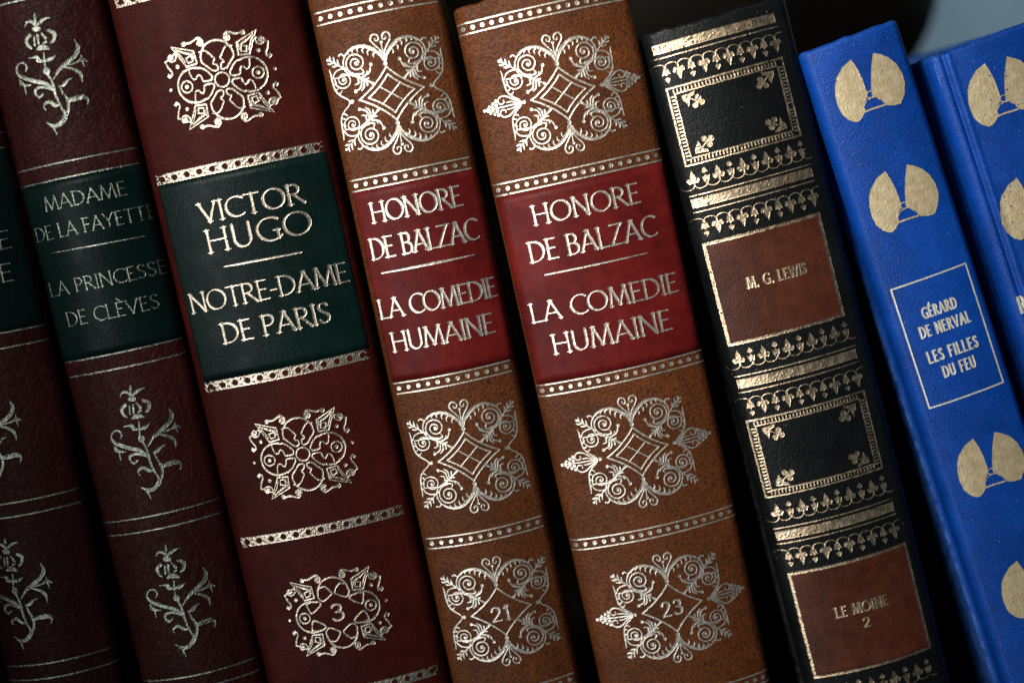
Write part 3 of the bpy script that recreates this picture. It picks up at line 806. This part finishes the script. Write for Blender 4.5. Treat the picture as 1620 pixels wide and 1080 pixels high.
for i, (a_, b_) in enumerate((((493, 25), (499, 43)), ((553, 287), (557, 304)), ((624.4, 606), (628, 622.6)), ((678.7, 851), (681.5, 867)))):
    double_dots(b4, a_, b_, u0, u1, 42 + i)
double_dots(b4, (906.7, 1063), (910, 1079), u0, u1, 47)
scrollwork(b4, 619, 147.5, 62, False, False, 48); scrollwork(b4, 741.4, 721.2, 60.8, False, False, 49)
orn = scrollwork(b4, 792.6, 965.8, 60.0, True, False, 50)
st = Stamp(); put_text(b4, st, crop(620, 600, 2.25), '21', (352, 835), (421, 830), (368, 860), 23, weight=0.20, gap=0.16); b4.stamp(st, 'number', orn, seed=51)

b5 = Book([(713, 15), (938, 1030)], [(1003, 0), (1222, 1080)], (716, 14), 0.0040, 0.0024, 0.88,
          'widest tan leather book with a red label, numbered 23 near its foot', GR2, 'tan', 'gold_pebble')
u0, u1 = uof(b5, (781, 300), (850, 617), (905, 860)), uof(b5, (1040, 250), (1110, 560), (1162, 806))
lab, _ = b5.sheet('title_label', [(786, 312), (1045, 258), (1110, 553), (850, 606)], M['red'], u=(u0 + 0.1, b5.W * 1000 * 0.965))
st = Stamp(); cf = crop(780, 240, 2.7)
put_text(b5, st, cf, 'HONORE', (160, 235), (630, 215), (180, 313), 30, weight=0.145, gap=0.10)
put_text(b5, st, cf, 'DE BALZAC', (145, 390), (698, 355), (163, 473), 31.5, weight=0.145, gap=0.10)
put_text(b5, st, cf, 'LA COMEDIE', (152, 650), (792, 597), (175, 728), 29.5, weight=0.145, gap=0.10)
put_text(b5, st, cf, 'HUMAINE', (245, 780), (765, 757), (267, 863), 31, weight=0.145, gap=0.10)
put_rule(b5, st, cf(222, 525), cf(658, 432), [(0, 2.4), (.5, 2.8), (.8, 2.0), (1, 1.2)])
b5.stamp(st, 'lettering', lab, off=0.00012, wear=0.6, drop=0.06, seed=61)
for i, (a_, b_) in enumerate((((726.7, 40.7), (728.5, 58)), ((782, 293), (784, 311)), ((849, 609), (852, 626)), ((903, 852.4), (907, 868)))):
    double_dots(b5, a_, b_, u0, u1, 62 + i)
double_dots(b5, (1220, 1050), (1223.5, 1066), u0, u1, 67)
scrollwork(b5, 890.3, 147.5, 61.5, False, True, 68); scrollwork(b5, 1008, 713.5, 60.5, False, True, 69)
orn = scrollwork(b5, 1063, 960, 60.7, True, True, 70)
st = Stamp(); put_text(b5, st, crop(880, 600, 2.25), '23', (373, 815), (448, 815), (385, 843), 24, weight=0.20, gap=0.16); b5.stamp(st, 'number', orn, seed=71)

# ------------------------------------------------------------------ 6: black and gold
b6 = Book([(1015, 52), (1266, 1065)], [(1241, 0), (1491, 1000)], (1125, 26), 0.0032, 0.0026, 0.86,
          'black leather book with gold friezes, lettered M. G. LEWIS on a brown panel', None, 'black', 'gold_black')
u0, u1 = uof(b6, (1037, 81), (1163, 604), (1226, 842)), uof(b6, (1227, 27), (1351, 561), (1415, 802))
def frieze(up, pl, pr, seed):
    """Ten hanging (or standing) buds under a row of little arches; pl and pr: arch line at its two ends."""
    v = vof(b6, pl, pr); sg = 1 if up else -1; st = Stamp(); n = 10; d = (u1 - u0) / n; m = MM
    for i in range(n):
        c = u0 + (i + 0.55) * d
        P = lambda x, y: (c + x * 1.15 * m, v + sg * (y + 1) * 1.04 * m)
        a_ = [(c - d / 2 + d / 2 * math.cos(t), v - sg * 6.5 * m * math.sin(t) + sg * 4.5 * m, 1.5 * m) for t in np.linspace(-0.25, PI + 0.25, 16)]
        st.line(a_)
        if i == n - 1: st.line([(q_[0] + d, q_[1], q_[2]) for q_ in a_[6:]])
        if i % 2 == (0 if up else 1):
            st.line([(*P(0, 2), 3 * m), (*P(0, 10), 4 * m)])
            st.line([(*P(0, 9), 3 * m), (*P(-5, 8), 4.5 * m), (*P(-6, 11), 5.5 * m)]); st.line([(*P(0, 9), 3 * m), (*P(5, 8), 4.5 * m), (*P(6, 11), 5.5 * m)])
            st.poly([P(-2.5, 10), P(-4.2, 15), P(-2.5, 20), P(0, 26), P(2.5, 20), P(4.2, 15), P(2.5, 10)])
        else:
            st.poly([P(-1, 0), P(-4, 7), P(-5.5, 14), P(-2.6, 13), P(0, 16), P(2.6, 13), P(5.5, 14), P(4, 7), P(1, 0)])
            st.poly([P(0, 17.5), P(-4, 20), P(-3, 23), P(0, 27), P(3, 23), P(4, 20)])
            st.line([(*P(-2.5, 3), 0.8 * m), (*P(0, 7), 0.8 * m), (*P(2.5, 3), 0.8 * m)], True)
    b6.stamp(st, 'frieze', wear=0.6, drop=0.10, seed=seed, fade=0.12)
def broad(pl, pr, th, seed, thin):
    v = vof(b6, pl, pr); st = Stamp(); h = th * MM / 2
    st.poly([(u0, v - h), (u1, v - h), (u1, v + h), (u0, v + h)])
    for q in thin:
        vv = vof(b6, *q); st.line([(u0, vv, 2.2 * MM), (u1, vv, 2.2 * MM)])
    b6.stamp(st, 'gold_band', wear=0.45, drop=0.15, seed=seed)
def framed(quad, seed, label_mat=None, th=5.0):
    q = [b6.at(*p) for p in quad]
    x0 = (q[0][0] + q[3][0]) / 2; x1 = (q[1][0] + q[2][0]) / 2; v1 = (q[0][1] + q[1][1]) / 2; v0 = (q[2][1] + q[3][1]) / 2
    st = Stamp(); m = MM
    st.poly([(x0, v0), (x1, v0), (x1, v1), (x0, v1)])
    if label_mat:
        t = th * m; st.poly([(x0 + t, v0 + t), (x1 - t, v0 + t), (x1 - t, v1 - t), (x0 + t, v1 - t)], True)
        lab, _ = b6.sheet('title_label', quad, label_mat, 0.00004)
        b6.stamp(st, 'frame', lab, off=0.0001, wear=1.0, drop=0.14, seed=seed)
        return lab
    t = 3.0 * m; t2 = 10.5 * m; t3 = 12.8 * m
    st.poly([(x0 + t, v0 + t), (x1 - t, v0 + t), (x1 - t, v1 - t), (x0 + t, v1 - t)], True)
    st.poly([(x0 + t2, v0 + t2), (x1 - t2, v0 + t2), (x1 - t2, v1 - t2), (x0 + t2, v1 - t2)])
    st.poly([(x0 + t3, v0 + t3), (x1 - t3, v0 + t3), (x1 - t3, v1 - t3), (x0 + t3, v1 - t3)], True)
    step = 5.6 * m
    for i in range(int((x1 - x0 - 2 * t2) / step) + 1):
        x = x0 + t2 + i * step
        for va, vb in ((v1 - t2, v1 - t - 2.6 * m), (v0 + t2, v0 + t + 2.6 * m)): st.line([(x, va, 2.8 * m), (x, vb, 2.8 * m)])
    for i in range(int((v1 - v0 - 2 * t2) / step) + 1):
        v = v0 + t2 + i * step
        for xa, xb in ((x0 + t2, x0 + t + 2.6 * m), (x1 - t2, x1 - t - 2.6 * m)): st.line([(xa, v, 2.8 * m), (xb, v, 2.8 * m)])
    for sx, xx in ((1, x0 + t3), (-1, x1 - t3)):
        for sy, vv in ((1, v0 + t3), (-1, v1 - t3)):
            P = lambda x, y: (xx + sx * x * m, vv + sy * y * m)
            st.poly([P(7, 4), P(18, 3.5), P(28, 2), P(26.5, 7), P(21, 9), P(18, 13), P(17, 18), P(14.5, 24), P(12.5, 18), P(8, 12)])
            st.line([(*P(17, 10), 2 * m), (*P(29, 19), 2.4 * m)])
            for x, y, r_ in ((31, 13, 4.8), (24.5, 23.5, 4.6), (35, 21.5, 4.8), (29, 19, 3.6)): st.disc(*P(x, y)[:2], r_ * m)
            st.disc(*P(14, 8), 1.1 * m, True)
    return b6.stamp(st, 'frame', wear=0.8, drop=0.13, seed=seed)
broad((1037, 81), (1227, 27), 15, 80, [[(1041, 94.5), (1229, 42)]])
frieze(False, (1046, 104), (1230, 55), 81)
framed([(1053, 139), (1239, 91), (1266, 217), (1083.4, 263.7)], 82)
frieze(True, (1091, 298), (1277, 251), 83)
broad((1094.5, 322), (1281, 274), 15, 84, [[(1091, 310), (1278.5, 262)], [(1098.5, 335.5), (1286, 287)]])
frieze(False, (1104, 347), (1288, 299), 85)
lab = framed([(1110.7, 384.4), (1295.6, 336), (1336.7, 500), (1152, 547.4)], 86, M['brownlabel'])
st = Stamp(); put_text(b6, st, crop(1080, 300, 2.7), 'M. G. LEWIS', (268, 378), (528, 352), (277, 420), 15.8, weight=0.215, style='slab', gap=0.20)
b6.stamp(st, 'lettering', lab, off=0.0001, wear=0.25, seed=87, step=0.05)
frieze(True, (1161.5, 581), (1346.7, 535), 88)
broad((1164, 606), (1351.5, 561), 15, 89, [[(1161, 594), (1348.5, 549)], [(1168, 619.5), (1354, 574)]])
frieze(False, (1174, 630), (1357, 586), 90)
framed([(1179.7, 661.5), (1366, 618.7), (1398, 742), (1210, 784.6)], 91)
frieze(True, (1222, 820), (1409, 778), 92)
broad((1226.7, 843), (1415.6, 803), 15, 93, [[(1223.6, 831), (1414, 791)], [(1230, 855), (1420, 815)]])
frieze(False, (1239, 866), (1421, 827), 94)
lab = framed([(1243.6, 902), (1430, 861), (1477, 1030), (1287.6, 1065)], 95, M['brownlabel'], 4.4)
st = Stamp(); cf = crop(1160, 600, 2.25)
put_text(b6, st, cf, 'LE MOINE', (358, 815), (550, 800), (364, 846), 15.8, weight=0.215, style='slab', gap=0.20)
put_text(b6, st, cf, '2', (457, 850), (485, 860), (463, 880), 15.5, weight=0.20, style='slab')
b6.stamp(st, 'lettering', lab, off=0.0001, wear=0.25, seed=96, step=0.05)
frieze(True, (1297, 1104), (1487, 1066), 97)

# ------------------------------------------------------------------ 7 and 8: blue pair
GR3 = 'blue cloth books with gold fan emblems'
b7 = Book([(1260, 88), (1590, 1080)], [(1422, 30), (1587, 557)], (1340, 58), 0.0014, 0.0024, 0.84,
          'bright blue book with gold fans, lettered inside a frame', GR3, 'blue', 'gold_blue', expo=2.4)
b7.e['label'] = 'bright blue book with gold fans and GÉRARD DE NERVAL in a thin frame'
b8 = Book([(1463, 93), (1622, 578)], [(1463 + 172, 36), (1622 + 168, 521)], (1540, 66), 0.0014, 0.0024, 0.84,
          'second blue book with gold fans, cut off by the right frame edge', GR3, 'blue', 'gold_blue', expo=2.4, groove=(-0.76, 0.04, 0.00055))
FAN_L = [(305, 300), (262, 338), (234, 390), (225, 430), (227, 480), (238, 530), (262, 578), (295, 604), (325, 614), (345, 611), (362, 590), (378, 558), (371, 540), (374, 510), (386, 484), (385, 465), (362, 400), (338, 350)]
FAN_R = [(415, 267), (450, 273), (490, 288), (530, 320), (560, 366), (575, 412), (573, 470), (556, 521), (520, 530), (485, 530), (468, 515), (445, 492), (420, 486), (410, 478), (405, 420), (406, 340)]
def fan(b, dx, dy, seed):
    st = Stamp(); f = lambda p: b.at(1250 + p[0] / 3.176, p[1] / 3.176)
    o0 = f((400, 440)); t0 = b.at(1250 + 400 / 3.176 + dx, 440 / 3.176 + dy)
    sh = lambda p: (lambda q: (q[0] - o0[0] + t0[0], q[1] - o0[1] + t0[1]))(f(p))
    st.poly([sh(p) for p in FAN_L]); st.poly([sh(p) for p in FAN_R])
    for q, wd in (([(384, 468), (396, 460), (412, 458)], 1.5), ([(384, 486), (398, 494), (410, 490), (420, 480)], 1.6), ([(372, 530), (384, 504), (400, 496)], 1.2), ([(366, 566), (410, 548), (474, 528)], 2.6), ([(400, 492), (430, 486), (450, 500)], 1.6)):
        st.line([(*sh(p), wd * MM) for p in q])
    return b.stamp(st, 'emblem', wear=0.5, drop=0.05 if b is b7 else 0.13, seed=seed, rim=0.00003)
fan(b7, 0, 0, 101); fan(b7, 53.5, 175.4, 102); fan(b7, 191.5, 595.8, 103); fan(b7, 260.8, 788, 104)
fb = (1557 - 1346, 100.8 - 94.5)
fan(b8, 211, 6.3, 105); fan(b8, 261.4, 186.5, 106)
q = [b7.at(*p) for p in [(1408, 457), (1527, 418), (1587, 606), (1470, 643)]]
x0 = (q[0][0] + q[3][0]) / 2; x1 = (q[1][0] + q[2][0]) / 2; v1 = (q[0][1] + q[1][1]) / 2; v0 = (q[2][1] + q[3][1]) / 2
st = Stamp(); tw = 2.7 * MM
st.line([(x0, v0, tw), (x1, v0, tw), (x1, v1, tw), (x0, v1, tw), (x0, v0, tw)])
fr = b7.stamp(st, 'frame', mat=M['silver_blue'], wear=0.4, drop=0.05, seed=107)
st = Stamp(); cf = crop(1340, 400, 3.6)
for tx, pl, pr, pb, h in (('GÉRARD', (420, 325), (625, 305), (432, 375), 16.5), ('DE NERVAL', (405, 430), (703, 385), (420, 487), 17), ('LES FILLES', (450, 570), (748, 530), (467, 628), 17.5), ('DU FEU', (537, 650), (733, 640), (552, 707), 17)):
    put_text(b7, st, cf, tx, pl, pr, pb, h, weight=0.19, style='deco', gap=0.27)
b7.stamp(st, 'lettering', fr, M['silver_blue'], wear=0.25, drop=0.0, seed=108, step=0.05)
st = Stamp(); put_text(b8, st, crop(1480, 240, 2.842), 'R', (374, 690), (410, 680), (388, 722), 25, weight=0.17, style='deco'); b8.stamp(st, 'lettering', mat=M['silver_blue'], wear=0.4, seed=109)
for b in (b1, b2, b3, b4, b5, b6, b7, b8):
    print('book', round(b.W * 2000, 1), 'x', round(b.H * 1000, 1), 'lean', round(math.degrees(b.lean), 2))
